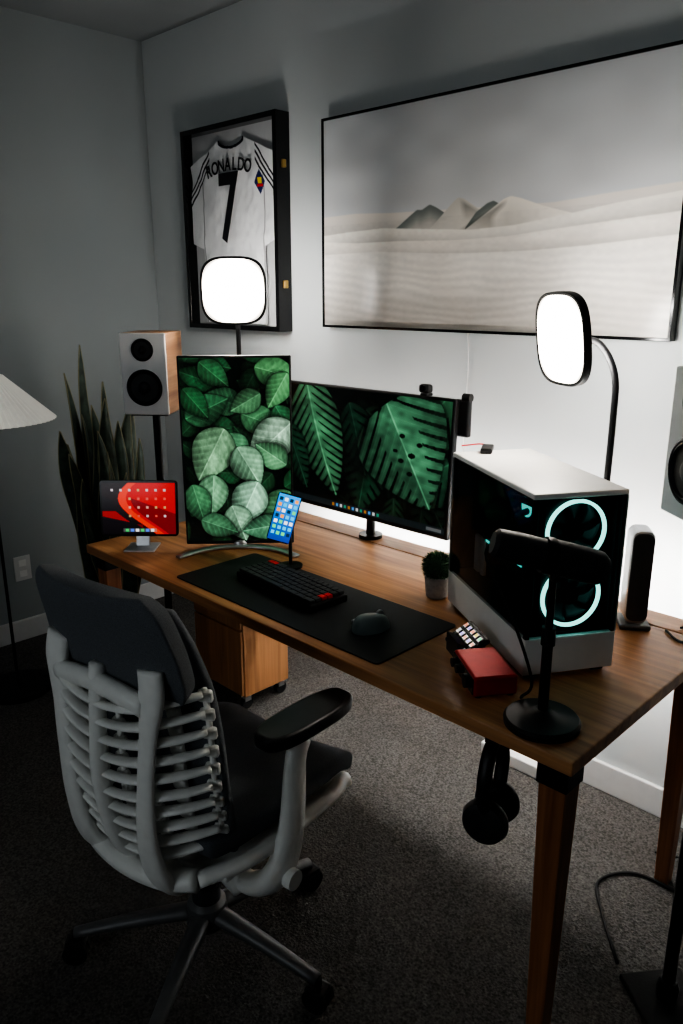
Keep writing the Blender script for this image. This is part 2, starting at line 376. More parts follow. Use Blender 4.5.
def dune_img():
    W,H=560,306; Y=np.mgrid[0:H,0:W][0]/(H-1); X=np.mgrid[0:H,0:W][1]/(W-1)
    im=np.stack([.80+.10*Y,.81+.09*Y,.815+.08*Y],-1)
    n1=smooth2(W,H,10,1); n3=smooth2(W,H,90,31)
    def ridge(pts,wd=9):
        p=np.array(pts); xs=X[0]; yv=np.interp(xs,p[:,0],p[:,1])
        t=np.linspace(-2,2,2*wd+1); k=np.exp(-t**2); k/=k.sum()
        fin=np.minimum(yv,.66); pad=np.pad(fin,wd,'edge'); sm=np.convolve(pad,k,'valid')
        return np.where(yv>1.5,yv,sm)[None,:]
    def lay(top,col,dark,grad=.5):
        nonlocal im
        m=np.clip((Y-top)*H/1.5,0,1)
        d=np.clip((Y-top)/grad,0,1)[...,None]; d=d*d*(3-2*d)
        c=np.array(col)*(1-d)+np.array(dark)*d
        im=im*(1-m[...,None])+c*m[...,None]
    sh=(.64,.62,.585)
    lay(ridge([(0,.455),(.12,.450),(.25,.462),(.45,.470),(.6,.475),(.72,.478),(.84,.462),(1,.445)]),(.93,.905,.87),(.82,.80,.765),.10)
    lay(ridge([(0,2),(.24,2),(.241,.56),(.275,.525),(.31,.485),(.335,.458),(.35,.462),(.375,.440),(.395,.455),(.44,.50),(.49,.56),(.491,2),(1,2)],5),(.50,.525,.51),(.80,.785,.755),.09)
    lay(ridge([(0,2),(.36,2),(.361,.57),(.405,.505),(.440,.450),(.460,.422),(.478,.430),(.51,.465),(.55,.51),(.60,.56),(.601,2),(1,2)],6),(.84,.825,.79),(.88,.86,.82),.12)
    fs=np.clip((X-(.462+.10*(Y-.42)))*60,0,1)*np.clip((Y-(.420+(X-.46)*1.0))*60,0,1)*np.clip((.53-Y)*16,0,1)*(X<.60)
    im=im*(1-.24*fs[...,None])
    lay(ridge([(0,2),(.48,2),(.481,.56),(.515,.490),(.545,.458),(.562,.450),(.59,.475),(.63,.56),(.631,2),(1,2)],4),(.46,.485,.47),(.80,.785,.755),.10)
    lay(ridge([(0,2),(.43,2),(.431,.60),(.49,.555),(.555,.485),(.590,.447),(.608,.438),(.635,.450),(.69,.486),(.76,.522),(.86,.56),(.861,2),(1,2)],5),(1,.975,.93),(.84,.82,.775),.15)
    fl=np.clip(((.604-(Y-.438)*.30+.006*np.sin(Y*70))-X)*50,0,1)*np.clip((Y-(.438+(.606-X)*.85))*60,0,1)*np.clip((.60-Y)*12,0,1)*(X>.44)
    im=im*(1-.30*fl[...,None])
    lay(ridge([(0,.545),(.10,.535),(.22,.528),(.36,.545),(.50,.562),(.62,.555),(.74,.530),(.86,.500),(1,.475)]),(1,.98,.94),sh,.13)
    lay(ridge([(0,.575),(.12,.590),(.28,.592),(.45,.602),(.60,.598),(.74,.578),(.88,.560),(1,.545)]),(.99,.965,.925),sh,.17)
    lay(ridge([(0,.640),(.2,.635),(.4,.655),(.6,.665),(.8,.650),(1,.625)]),(.98,.96,.925),(.76,.74,.71),.38)
    ph=Y*165+3.0*np.sin(X*5.5+Y*3)+1.4*np.sin(X*13-Y*9)+1.2*n1*4-X*14
    rip=np.sin(ph)*.5+.5; amt=np.clip((Y-.58)/.2,0,1)*.06
    im=im*(1-(rip*amt)[...,None]); im*= (.95+.08*n1)[...,None]; im*=(1-.035*n3*(Y>.5))[...,None]
    return np.clip(im*1.02,0,1)
def jersey():
    W,H=260,320; Y=np.mgrid[0:H,0:W][0]/(H-1); X=np.mgrid[0:H,0:W][1]/(W-1)-.5
    ax=np.abs(X)
    shl=.035+np.clip((ax-.13)*.30,0,1)
    body=(Y>shl)&(ax<.36)
    arm=(ax>=.30)&(ax<.485)&(Y>shl)&(Y<.60-(ax-.3)*.25)
    neck=(ax<.12)&(Y<.04+.03*np.sqrt(np.clip(1-(ax/.12)**2,0,1)))
    mask=((body|arm)&~neck)&(Y<.985)
    n=smooth2(W,H,9,11); n2=smooth2(W,H,24,12)
    im=np.ones((H,W,3))*np.array((.92,.92,.92)); im*=(.94+.08*n)[...,None]
    im[(np.abs(ax-.345)<.006)&(Y>.22)]*=.72
    for k in (0,1,2):
        q=(Y-shl)-.035*k-.02
        st=(np.abs(q-(ax-.28)*.55)<.008)&(ax>.26)&(ax<.485); im[st]=(.10,.10,.13)
    im[(~neck)&(ax<.14)&(Y<.05+.035*np.sqrt(np.clip(1-(ax/.14)**2,0,1)))]=(.15,.15,.18)
    im[(np.abs(X-.31)+np.abs(Y-.27)*.9)<.055]=(.14,.17,.36)
    im[(np.abs(X-.31)<.018)&(np.abs(Y-.263)<.014)]=(.85,.75,.2); im[(np.abs(X-.31)<.03)&(np.abs(Y-.286)<.006)]=(.8,.15,.12)
    hgt=.010+.010*n+.004*n2
    return im,mask,hgt

# ------------------------------------------------------------------ room
RX,RY,RZ=4.7,-4.3,2.63
box('floor',(RX+.2,-RY+.2,.1),(RX/2,RY/2,-.05),M['carpet'],bev=0)
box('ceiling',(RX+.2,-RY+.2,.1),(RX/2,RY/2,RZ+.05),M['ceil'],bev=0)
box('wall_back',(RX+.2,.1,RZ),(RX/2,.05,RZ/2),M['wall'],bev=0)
box('wall_left',(.1,-RY,RZ),(-.05,RY/2,RZ/2),M['wallleftshade'],bev=0)
box('wall_right',(.1,-RY,RZ),(RX+.05,RY/2,RZ/2),M['walldark'],bev=0)
wf=empty('wall_front')
box('wall_below',(RX+.2,.1,.95),(RX/2,RY-.05,.475),M['walldark'],wf,bev=0)
box('wall_above',(RX+.2,.1,RZ-2.2),(RX/2,RY-.05,(RZ+2.2)/2),M['walldark'],wf,bev=0)
box('wall_side_a',(1.6,.1,1.25),(.8,RY-.05,1.575),M['walldark'],wf,bev=0)
box('wall_side_b',(RX-3.4,.1,1.25),((RX+3.4)/2,RY-.05,1.575),M['walldark'],wf,bev=0)
wn=empty('fill_window')  # unseen window added behind the camera as soft fill light
M['windowfill']=mat('window_fill_light',(.8,.87,1),.5,emit=1.85,ecol=(.88,.95,1),samp=True)
box('window_fill_pane',(1.8,.01,1.25),(2.5,RY-.07,1.575),M['windowfill'],wn,bev=0)
for i,x in enumerate((1.62,2.5,3.38)): box('mullion_%d'%i,(.05,.06,1.25),(x,RY-.03,1.575),M['trim'],wn)
for i,z in enumerate((.97,2.18)): box('rail_%d'%i,(1.8,.06,.05),(2.5,RY-.03,z),M['trim'],wn)
box('baseboard_back',(RX,.015,.10),(RX/2,-.0075,.05),M['trim'],bev=.004)
box('baseboard_left',(.015,-RY-.02,.10),(.0075,RY/2,.05),M['trim'],bev=.004)

# ------------------------------------------------------------------ desk
dk=empty('wooden_desk')
DX0,DX1,DY0,DY1,DZ=1.05,2.825,-1.0,-.22,.745
box('top_front',(DX1-DX0,.685,.030),((DX0+DX1)/2,DY0+.3425,DZ-.015),M['desk'],dk,bev=.003)
box('top_rear',(DX1-DX0,.09,.030),((DX0+DX1)/2,DY1-.045+.0,DZ-.015),M['desk'],dk,bev=.003)
box('slot_filler',(DX1-DX0-.02,.02,.01),((DX0+DX1)/2,-.312,DZ-.022),M['black'],dk,bev=0)
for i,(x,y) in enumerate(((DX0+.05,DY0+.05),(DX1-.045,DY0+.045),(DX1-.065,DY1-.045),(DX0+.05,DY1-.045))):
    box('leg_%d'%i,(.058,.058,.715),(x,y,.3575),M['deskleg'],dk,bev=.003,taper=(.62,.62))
    box('bracket_%d'%i,(.064,.064,.05),(x,y,.69),M['blackmet'],dk,bev=.002)
box('end_rail_a',(.02,.66,.028),(DX1-.03,-.61,.700),M['blackmet'],dk)
box('end_rail_b',(.02,.66,.028),(DX0+.04,-.61,.700),M['blackmet'],dk)
box('rear_rail',(1.66,.02,.045),((DX0+DX1)/2,DY1-.03,.692),M['blackmet'],dk)
box('led_bar',(1.70,.008,.014),((DX0+DX1)/2+.03,DY1+.006,.728),M['strip'],dk,bev=0)

prism('desk_mat',rrect(.80,.30,.012),.003,M['pad'],loc=(1.925,-.815,DZ+.0017),rot=(D(90),0,0))
kb=empty('mechanical_keyboard',(1.845,-.800,DZ+.0035),-5)
box('case',(.352,.128,.020),(0,0,.012),M['blackmet'],kb,bev=.004)
for r in range(6):
    n=[16,15,15,14,13,10][r]; w=.336/n
    for c in range(n):
        ww=w
        x=-.168+w*(c+.5); y=.050-.0200*r
        if r==5 and 3<=c<=5:
            if c!=4: continue
            ww=w*3
        red=(r==0 and c<=1) or (r in (2,3) and c==n-1)
        box('key_%d_%d'%(r,c),(ww-.002,.0175,.010),(x,y,.027),M['redkey'] if red else M['key'],kb,bev=.0022)
ms=empty('computer_mouse',(2.186,-.834,DZ+.0035),-12)
def mouse_fn(u,v):
    a=2*math.pi*u; p=v*math.pi/2
    r=math.cos(p)**.55 if v<1 else 0
    x=.034*r*math.cos(a); y=.052*r*math.sin(a); z=.040*math.sin(p)*(1-.18*math.sin(a)*r)*(1+.18*math.cos(a)*r)
    if math.cos(a)<0: x*=1.15
    return (x,y,z)
surf('shell',mouse_fn,33,12,M['mouse'],ms)
cyl('scroll_wheel',.010,.007,(0,.026,.034),M['silver'],ms,rot=(0,D(90),0))
tube('thumb_groove',[(-.039,-.03,.012),(-.040,0,.014),(-.036,.03,.012)],.004,M['silver'],ms)

# ------------------------------------------------------------------ monitors
pm=empty('portrait_monitor',(1.447,-.662,0),47)
zc=1.062
box('case',(.350,.022,.606),(0,.014,zc),M['black'],pm,bev=.004)
box('back_bulge',(.22,.03,.40),(0,.035,zc),M['grey'],pm,bev=.012)
sheet('screen',.338,.588,portrait_img(),vcol('portrait_display',emit=1.25,rough=.2),pm,(0,.0020,zc+.003))
tube('stand_arc',[(-.185,-.105,.752),(-.13,-.045,.752),(-.05,-.005,.752),(.05,-.005,.752),(.13,-.045,.752),(.185,-.105,.752)],[.013,.014,.016,.016,.014,.013],M['silver'],pm,flat=.45,up=(0,0,1),n=14)
tube('stand_neck',[(0,0,.755),(0,.05,.80),(0,.075,.92),(0,.06,1.05)],[.022,.02,.018,.02],M['silver'],pm,flat=.6)

wm=empty('widescreen_monitor',(1.668,-.335,0),0)
zc=1.042
box('case',(.745,.02,.425),(0,.013,zc),M['black'],wm,bev=.004,rot=(D(-3),0,0))
sheet('screen',.727,.402,wide_img(),vcol('widescreen_display',emit=1.05,rough=.2),wm,(0,.0015,zc+.004),rot=(D(-3),0,0))
box('logo',(.02,.002,.004),(0,.002,zc-.205),M['silver'],wm,bev=0)
box('arm_plate',(.11,.02,.11),(0,.035,zc),M['blackmet'],wm)
cyl('arm_pole',.016,.40,(0,.062,DZ+.20),M['blackmet'],wm)
cyl('arm_foot',.04,.012,(0,.062,DZ+.006),M['blackmet'],wm)
box('light_bracket',(.055,.02,.11),(.375,.045,zc+.155),M['black'],wm,bev=.006)
cyl('light_bracket_knob',.012,.026,(.390,.045,zc+.216),M['black'],wm,rot=(0,D(90),0))
wc=empty('webcam',(1.935,-.33,1.269),0)
box('body',(.040,.026,.026),(0,0,.009),M['black'],wc,bev=.008)
cyl('lens',.009,.006,(0,-.014,.011),M['blackgl'],wc,rot=(D(90),0,0))
box('clip',(.026,.030,.008),(0,.004,-.009),M['black'],wc)

phs=empty('phone_stand',(1.705,-.672,DZ+.0),48)
cyl('foot',.036,.007,(0,.0,.0035+.003),M['blackmet'],phs)
tube('post',[(0,.01,.008),(0,.02,.09),(0,.018,.15)],.0055,M['blackmet'],phs)
ph=empty('smartphone',(1.70,-.69,.905),0); ph.rotation_euler=(Matrix.Rotation(D(46),3,'Z')@Matrix.Rotation(D(-14),3,'X')@Matrix.Rotation(D(16),3,'Y')).to_euler()
prism('body',rrect(.072,.148,.010),.008,M['blackgl'],ph,loc=(0,.0045,0),bev=.002)
sheet('display',.066,.140,phone_img(),vcol('phone_display',emit=1.3,rough=.15),ph,(0,-.0004,0))
tb=empty('tablet_computer',(1.225,-.895,0),44)
tg=(D(-8),0,0)
prism('body',rrect(.252,.182,.012),.007,M['blackgl'],tb,loc=(0,.0045,.882),rot=tg,bev=.0015)
sheet('display',.236,.166,tablet_img(),vcol('tablet_display',emit=.95,rough=.15),tb,(0,.0004,.882),rot=tg)
box('stand_base',(.10,.09,.006),(0.0,.01,DZ+.003),M['silver'],tb,bev=.002)
box('stand_neck',(.045,.006,.12),(0,.032,DZ+.062),M['silver'],tb,rot=(D(-10),0,0))

tp=empty('potted_topiary',(2.165,-.545,DZ),0)
lathe('pot',[(.024,0),(.030,.005),(.035,.060),(.031,.062),(.029,.05)],(0,0,0),M['concrete'],tp)
bmv=[];bmf=[]
for i in range(1300):
    z=1-2*(i+.5)/1300; a=i*2.39996; r=math.sqrt(max(0,1-z*z)); d=Vector((r*math.cos(a),r*math.sin(a),z))
    if z<-.75: continue
    p=Vector((0,0,.088))+d*.030; t=d.cross(Vector((random.random()-.5,random.random()-.5,random.random()-.5))).normalized()*.0022
    q=Vector((0,0,.088))+d*(.042+random.random()*.008)+t*random.uniform(-1.5,1.5)
    k=len(bmv); bmv+= [p-t,p+t,q]; bmf.append((k,k+1,k+2))
mk('leaves',bmv,bmf,M['grass'],tp)
ell('core',(.036,.036,.034),(0,0,.088),M['grass'],tp)

# ------------------------------------------------------------------ computer tower
pc=empty('desktop_computer_tower',(2.463,-.592,DZ),58)
w,d,h=.215,.45,.415
box('shroud',(w,d,.085),(0,0,.012+.0425),M['white'],pc,bev=.003)
box('top_panel',(w,d,.012),(0,0,h-.006),M['white'],pc,bev=.003)
box('back_panel',(w,.006,h-.10),(0,d/2-.003,.095+(h-.107)/2),M['white'],pc,bev=.001)
box('right_panel',(.004,d,h-.107),(w/2-.002,0,.097+(h-.109)/2),M['white'],pc,bev=.001)
for i,(x,y) in enumerate(((-w/2+.006,-d/2+.006),(w/2-.006,-d/2+.006),(-w/2+.006,d/2-.012))):
    box('post_%d'%i,(.010,.010,h-.107),(x,y,.097+(h-.109)/2),M['black'],pc,bev=.001)
for i,(x,y) in enumerate(((-.08,-.19),(.08,-.19),(.08,.19),(-.08,.19))): box('foot_%d'%i,(.03,.04,.012),(x,y,.006),M['rubber'],pc)
z0,z1=.098,h-.013
pane('side_glass',[(-w/2-.0005,-d/2,z0),(-w/2-.0005,d/2,z0),(-w/2-.0005,d/2,z1),(-w/2-.0005,-d/2,z1)],M['glass'],pc)
pane('front_glass',[(-w/2,-d/2-.0005,z0),(w/2,-d/2-.0005,z0),(w/2,-d/2-.0005,z1),(-w/2,-d/2-.0005,z1)],M['glass'],pc)
box('motherboard',(.004,.25,.27),(w/2-.02,.07,.25),M['black'],pc)
box('mb_tray',(.004,.42,.30),(w/2-.012,0,.25),M['dkgrey'],pc,bev=0)
box('inner_back',(.20,.004,.30),(0,d/2-.010,.25),M['black'],pc,bev=0)
box('inner_top',(.20,.43,.004),(0,0,h-.016),M['black'],pc,bev=0)
box('inner_floor',(.20,.43,.004),(0,0,.100),M['black'],pc,bev=0)
box('graphics_card',(.12,.26,.045),(.02,.04,.19),M['dkgrey'],pc,bev=.004)
box('gpu_trim',(.002,.20,.006),(-.042,.04,.20),M['tealled'],pc,bev=0)
cyl('cooler_pump',.035,.05,(.06,.08,.30),M['black'],pc,rot=(0,D(90),0))
cyl('cooler_glow',.026,.003,(.034,.08,.30),M['tealled'],pc,rot=(0,D(90),0))
box('memory_1',(.03,.008,.12),(.07,.01,.30),M['grey'],pc); box('memory_2',(.03,.008,.12),(.07,-.008,.30),M['grey'],pc)
box('white_cable_a',(.012,.03,.10),(-.04,.19,.15),M['white'],pc,bev=.004); box('white_cable_b',(.012,.02,.10),(-.04,.155,.15),M['white'],pc,bev=.004)
tube('hose_a',[(.04,.08,.31),(-.02,.03,.34),(-.01,-.08,.34),(.03,-.16,.30)],.008,M['rubber'],pc)
tube('hose_b',[(.04,.08,.29),(-.03,.0,.30),(-.02,-.09,.30),(.03,-.16,.26)],.008,M['rubber'],pc)
box('red_indicator',(.002,.01,.01),(.0,.21,.35),M['redled'],pc,bev=0)
box('radiator',(.13,.03,.29),(0,-.150,.255),M['black'],pc)
def ring2(r,n=48): return [(r*math.cos(2*math.pi*i/n),r*math.sin(2*math.pi*i/n)) for i in range(n)]
for k,z in enumerate((.327,.182)):
    ringprism('fan_ring_%d'%k,ring2(.069),ring2(.062),.006,M['ringled'],pc,loc=(0,-d/2+.014,z))
    ringprism('fan_frame_%d'%k,squircle(.142,.142,12,48),ring2(.0695),.025,M['black'],pc,loc=(0,-d/2+.030,z))
    cyl('fan_hub_%d'%k,.021,.024,(0,-d/2+.030,z),M['black'],pc,rot=(D(90),0,0))
    for b in range(7):
        a=2*math.pi*b/7
        def bl(u,v,a=a):
            rr=.019+.042*u; aa=a+v*.75+u*.35
            return (rr*math.cos(aa),.006-.012*v,rr*math.sin(aa))
        surf('fan_blade_%d_%d'%(k,b),bl,6,6,M['dkgrey'],pc,thick=.001,loc=(0,-d/2+.030,z))
pr=empty('usb_hub',(2.275,-.50,DZ+h),120)
box('body',(.07,.03,.014),(0,0,.007),M['black'],pr,bev=.004)
tube('lead',[(.03,0,.01),(.05,.02,.010),(.06,.05,.004),(.05,.07,.003)],.002,M['redkey'],pr)

sd=empty('macro_button_pad',(2.432,-.775,DZ),-33)
prism('stand',[(-.045,0),(.045,0),(.045,.004),(-.045,.046)],.07,M['black'],sd,loc=(0,.008,0),rot=(0,0,D(90)))
panel=empty('panel',(0,0,.034)); panel.parent=sd; panel.rotation_euler=(D(32),0,0)
box('plate',(.112,.078,.012),(0,0,0),M['black'],panel,bev=.005)
r=random.Random(4)
for a in range(5):
    for b in range(3):
        c=[(.9,.25,.12),(.2,.8,.4),(.7,.7,.7),(.4,.3,.9),(.9,.65,.1),(.1,.5,.9)][r.randrange(6)]
        key='btn%s'%str(c)
        if key not in M: M[key]=mat('button_glow_%d'%len(M),c,.3,emit=.5,ecol=c)
        box('button_frame_%d_%d'%(a,b),(.0165,.0165,.004),((a-2)*.0205,(b-1)*.0215,.0075),M['blackgl'],panel,bev=.002)
        box('button_%d_%d'%(a,b),(.009,.009,.001),((a-2)*.0205,(b-1)*.0215,.0098),M[key],panel,bev=0)
ai=empty('audio_interface',(2.538,-.858,DZ),-36)
box('body',(.140,.095,.044),(0,0,.025),M['red'],ai,bev=.006,seg=3)
box('front_plate',(.133,.004,.036),(0,-.0475,.025),M['blackgl'],ai,bev=.002)
for i,x in enumerate((-.05,-.02,.035)):
    cyl('knob_%d'%i,.010 if i<2 else .015,.010,(x,-.053,.025),M['black'],ai,rot=(D(90),0,0))
for i,(x,y) in enumerate(((-.06,-.035),(.06,-.035),(.06,.035),(-.06,.035))): cyl('foot_%d'%i,.007,.004,(x,y,.002),M['rubber'],ai)

mc=empty('desk_microphone',(2.715,-.920,DZ),44)
lathe('base',[(.073,0),(.074,.010),(.069,.016),(.03,.020),(.018,.030),(.012,.032)],(0,0,0),M['black'],mc)
cyl('pole_lower',.010,.16,(0,0,.10),M['blackmet'],mc); cyl('pole_collar',.0135,.035,(0,0,.185),M['black'],mc); cyl('pole_upper',.0075,.14,(0,0,.25),M['blackmet'],mc)
box('yoke',(.02,.05,.05),(0,0,.325),M['black'],mc,bev=.006)
tilt=(0,D(90+14),0)
lathe('body',[(.001,-.115),(.020,-.115),(.027,-.108),(.029,-.06),(.029,-.02),(.032,-.018),(.033,.0),(.033,.06),(.031,.088),(.022,.100),(.001,.103)],(-.005,-.01,.345),M['micgrey'],mc,rot=tilt)
lathe('band',[(.0335,-.02),(.0345,-.016),(.0345,-.006),(.0335,-.002)],(-.005,-.01,.345),M['blackmet'],mc,rot=tilt)
tube('cable',[(-.110,.0,.375),(-.12,.02,.33),(-.06,.03,.20),(-.02,.02,.08),(-.03,.05,.03),(-.02,.09,.006)],.003,M['rubber'],mc)

rt=empty('wifi_router',(2.630,-.345,DZ),35)
prism('shell',rrect(.055,.24,.020),.07,M['silver'],rt,loc=(0,0,.135),bev=.006)
prism('front_face',rrect(.050,.225,.018),.006,M['dkgrey'],rt,loc=(0,-.037,.137),bev=.001)
box('base',(.075,.085,.014),(0,0,.007),M['grey'],rt,bev=.005)
# ------------------------------------------------------------------ LED panels
def panel_light(loc,ang,tilt,size,pole,handle=None):
    e=empty('led_light_panel',(0,0,0))
    hd=empty('head',loc); hd.parent=e
    hd.rotation_euler=(Matrix.Rotation(D(ang+90),3,'Z')@Matrix.Rotation(D(tilt),3,'X')).to_euler()
    q=3.3
    ringprism('rim',squircle(size,size,q),squircle(size*.93,size*.93,q),.020,M['black'],hd,bev=.002)
    prism('diffuser',squircle(size*.935,size*.935,q),.004,M['led'],hd,loc=(0,-.006,0))
    prism('rear_shell',squircle(size*.94,size*.94,q),.008,M['black'],hd,loc=(0,.006,0))
    ringprism('wall_wash_ring',squircle(size*.7,size*.7,q),squircle(size*.5,size*.5,q),.003,M['ledback'],hd,loc=(0,.012,0))  # glowing ring added to the panel back to brighten the wall behind
    cyl('ball_joint',.014,.03,(0,.024,0),M['black'],hd,rot=(D(90),0,0))
    hb=Vector(loc)+Matrix.Rotation(D(ang+90),3,'Z')@Vector((0,.04,0))
    pts=[hb]+[Vector(p) for p in pole]
    tube('arm',pts,.0085,M['black'],e,n=12)
    px,py,_=pole[-1]
    cyl('desk_clamp',.022,.035,(px,py,DZ+.0175),M['black'],e)
    return e
panel_light((1.12,-.40,1.557),-45,2,.232,[(1.10,-.372,1.50),(1.10,-.37,1.40),(1.10,-.37,1.1),(1.10,-.37,DZ+.02)])
panel_light((2.403,-.392,1.442),-120,8,.226,[(2.47,-.33,1.43),(2.515,-.33,1.36),(2.522,-.33,1.25),(2.52,-.33,1.0),(2.52,-.33,DZ+.02)])

# ------------------------------------------------------------------ speakers on floor stands
def speaker(loc,ang,zb,hh=.275,ww=.158,dd=.19):
    e=empty('bookshelf_speaker',(loc[0],loc[1],0),ang+90)
    zc=zb+hh/2
    box('cabinet',(ww,dd,hh),(0,0,zc),M['spkwood'],e,bev=.003)
    box('baffle',(ww+.001,.012,hh+.001),(0,-dd/2-.005,zc),M['spkwhite'],e,bev=.004)
    f=-dd/2-.0115
    for nm,z,rr in (('woofer',zc-.045,.062),('tweeter',zc+.082,.038)):
        R=(D(90),0,0)
        lathe(nm+'_surround',[(rr,0),(rr,.003),(rr*.93,.005),(rr*.9,.003),(rr*.82,.006),(rr*.76,.001),(rr*.4,.0012),(rr*.34,.002),(rr*.30,.005),(rr*.15,.008),(.0005,.009)],(0,f,z),M['woofer'],e,rot=R)
    st=empty('speaker_stand',(loc[0],loc[1],0),ang+90)
    box('top_plate',(.13,.15,.008),(0,0,zb-.005),M['blackmet'],st)
    cyl('pole',.014,zb-.03,(0,0,(zb-.03)/2+.02),M['blackmet'],st)
    box('base_plate',(.15,.15,.016),(0,0,.008),M['rubber'],st,bev=.004)
    lathe('collar',[(.022,0),(.024,.03),(.018,.05)],(0,0,.016),M['black'],st)
    return e
speaker((.955,-.640),-50,1.145)
speaker((2.925,-.640),-128,1.145)

# ------------------------------------------------------------------ snake plant
sp=empty('snake_plant',(.655,-.705,0))
lathe('pot',[(.10,0),(.115,.01),(.135,.27),(.14,.28),(.128,.28),(.12,.25)],(0,0,0),M['pot'],sp)
cyl('soil',.122,.01,(0,0,.255),M['soil'],sp)
rv=Vector((.7108,.7034,0)); fv=Vector((-.7034,.7108,0))
leaves=[(-.12,.0,1.26,.065),(-.065,.06,1.36,.06),(.04,-.03,1.17,.075),(.12,.02,1.14,.07),(-.13,-.06,1.05,.075),(-.03,.0,1.14,.075),(.0,.08,1.22,.06),(.09,.08,1.20,.06),
        (-.10,-.09,.97,.075),(.05,-.10,.98,.07),(.155,-.04,1.02,.06),(-.15,.05,.98,.06),(-.04,-.12,.88,.07),(.12,-.10,.90,.06),(.0,-.05,1.05,.07),(.07,.0,1.08,.07),(-.08,.03,1.1,.07)]
for i,(a,b,zt,wd) in enumerate(leaves):
    tip=rv*a+fv*b; base=rv*(a*.45)+fv*(b*.3); tw=random.uniform(-.7,.7)
    wob=random.uniform(-.025,.025)
    def lf(u,v,tip=tip,base=base,zt=zt,wd=wd,wob=wob,tw=tw):
        w=wd*.5*min(1,(.55+1.6*v))*(max(0,1-v**5))**.8*(1+.12*math.sin(v*14+tw*5))
        c=base.lerp(tip,v**1.3)+rv*(wob*math.sin(v*6)); ang=tw+v*1.2
        s=rv*math.cos(ang)+fv*math.sin(ang); k=(u-.5)*2
        return Vector((c.x,c.y,.25+(zt-.25)*v))+s*(w*k)+fv*(abs(k)*w*.35)
    surf('leaf_%d'%i,lf,7,24,M['leaf'],sp,thick=.003)
    for sgn in (0,1): tube('leaf_edge_%d_%d'%(i,sgn),[lf(sgn,v/16) for v in range(17)],.0024,M['leafedge'],sp,n=5,res=2)

# ------------------------------------------------------------------ floor lamp
fl=empty('floor_lamp',(.45,-1.05,0))
cyl('base',.13,.02,(0,0,.01),M['blackmet'],fl); cyl('pole',.006,1.14,(0,0,.58),M['blackmet'],fl)
n=120; prof=[(.245,1.10),(.075,1.262)]
v=[];f=[]
for r_,z_ in prof:
    for i in range(n):
        a=2*math.pi*i/n; rr=r_*(1+(.018 if i%2 else -.018)); v.append((rr*math.cos(a),rr*math.sin(a),z_))
for i in range(n): f.append((i,(i+1)%n,n+(i+1)%n,n+i))
o=mk('pleated_shade',v,f,M['shade'],fl); s=o.modifiers.new('s','SOLIDIFY'); s.thickness=.002
ell('bulb',(.03,.03,.04),(0,0,1.17),M['white'],fl); cyl('socket',.02,.05,(0,0,1.13),M['black'],fl)
tube('spider_a',[(-.075,0,1.255),(0,0,1.25),(.075,0,1.255)],.002,M['blackmet'],fl); tube('spider_b',[(0,-.075,1.255),(0,0,1.25),(0,.075,1.255)],.002,M['blackmet'],fl)
cyl('finial',.006,.12,(0,0,1.21),M['blackmet'],fl)

# ------------------------------------------------------------------ wall things
def frame(e,w,h,dep,t,m):
    ringprism('moulding',[(w/2,h/2),(-w/2,h/2),(-w/2,-h/2),(w/2,-h/2)],[(w/2-t,h/2-t),(-w/2+t,h/2-t),(-w/2+t,-h/2+t),(w/2-t,-h/2+t)],dep,m,e,loc=(0,-dep/2,0),bev=.0015)
bp=empty('framed_desert_picture',(1.855,-.001,1.786))
frame(bp,1.330,.722,.035,.009,M['blackgl'])
sheet('artwork',1.314,.706,dune_img(),vcol('art_print',rough=.22,spec=.35),bp,(0,-.030,0))
box('backing',(1.30,.02,.69),(0,-.012,0),M['black'],bp,bev=0)
jf=empty('framed_football_jersey',(.672,-.001,1.803))
frame(jf,.618,.805,.07,.020,M['blackgl'])
box('backing',(.60,.006,.79),(0,-.022,0),M['mattboard'],jf,bev=0)
ji,jm,jh=jersey()
sheet('shirt',.575,.76,ji,vcol('shirt_cloth',rough=.9,spec=.2),jf,(0,-.026,-.008),mask=jm,height=jh)
M['ink']=mat('shirt_print',(.012,.012,.016),.6)
R0=.50
for i,ch_ in enumerate('RONALDO'):
    a=(i-3)*.086
    text('letter_%d'%i,ch_,.068,(R0*math.sin(a)-.01,-.053,.245-R0*(1-math.cos(a))),M['ink'],jf,rot=(D(90),a,0),sx=.85)
text('number',"7",.37,(-.015,-.053,.07),M['ink'],jf,sx=.72)
M['coatglass']=glass('picture_glass',(.97,.97,.97),.08)
pane('glazing',[(-.29,-.062,-.383),(.29,-.062,-.383),(.29,-.062,.383),(-.29,-.062,.383)],M['coatglass'],jf)
for i,z in enumerate((.22,-.22)):
    box('latch_%d'%i,(.012,.02,.03),(.312,-.035,z),M['brass'],jf,bev=.003)
ol=empty('wall_outlet',(.001,-.80,.343))
box('plate',(.006,.075,.115),(.003,0,0),M['trim'],ol,bev=.002)
for z in (-.025,.025): box('socket_%d'%(z>0),(.003,.034,.03),(.0065,0,z),M['white'],ol,bev=.004)
tube('picture_power_cable',[(1.85,-.012,1.425),(1.852,-.006,1.3),(1.845,-.006,1.1),(1.85,-.006,.9),(1.86,-.02,.5)],.002,M['white'])

# ------------------------------------------------------------------ cabinet
cb=empty('drawer_cabinet',(1.100,-.405,0))
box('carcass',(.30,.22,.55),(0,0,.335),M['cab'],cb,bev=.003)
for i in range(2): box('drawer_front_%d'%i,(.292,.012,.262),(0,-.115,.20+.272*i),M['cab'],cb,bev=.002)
for i,(x,y) in enumerate(((-.125,-.085),(.125,-.085),(.125,.085),(-.125,.085))):
    cyl('caster_%d'%i,.024,.02,(x,y,.025),M['rubber'],cb,rot=(0,D(90),0)); box('caster_fork_%d'%i,(.026,.03,.03),(x,y,.048),M['silver'],cb)

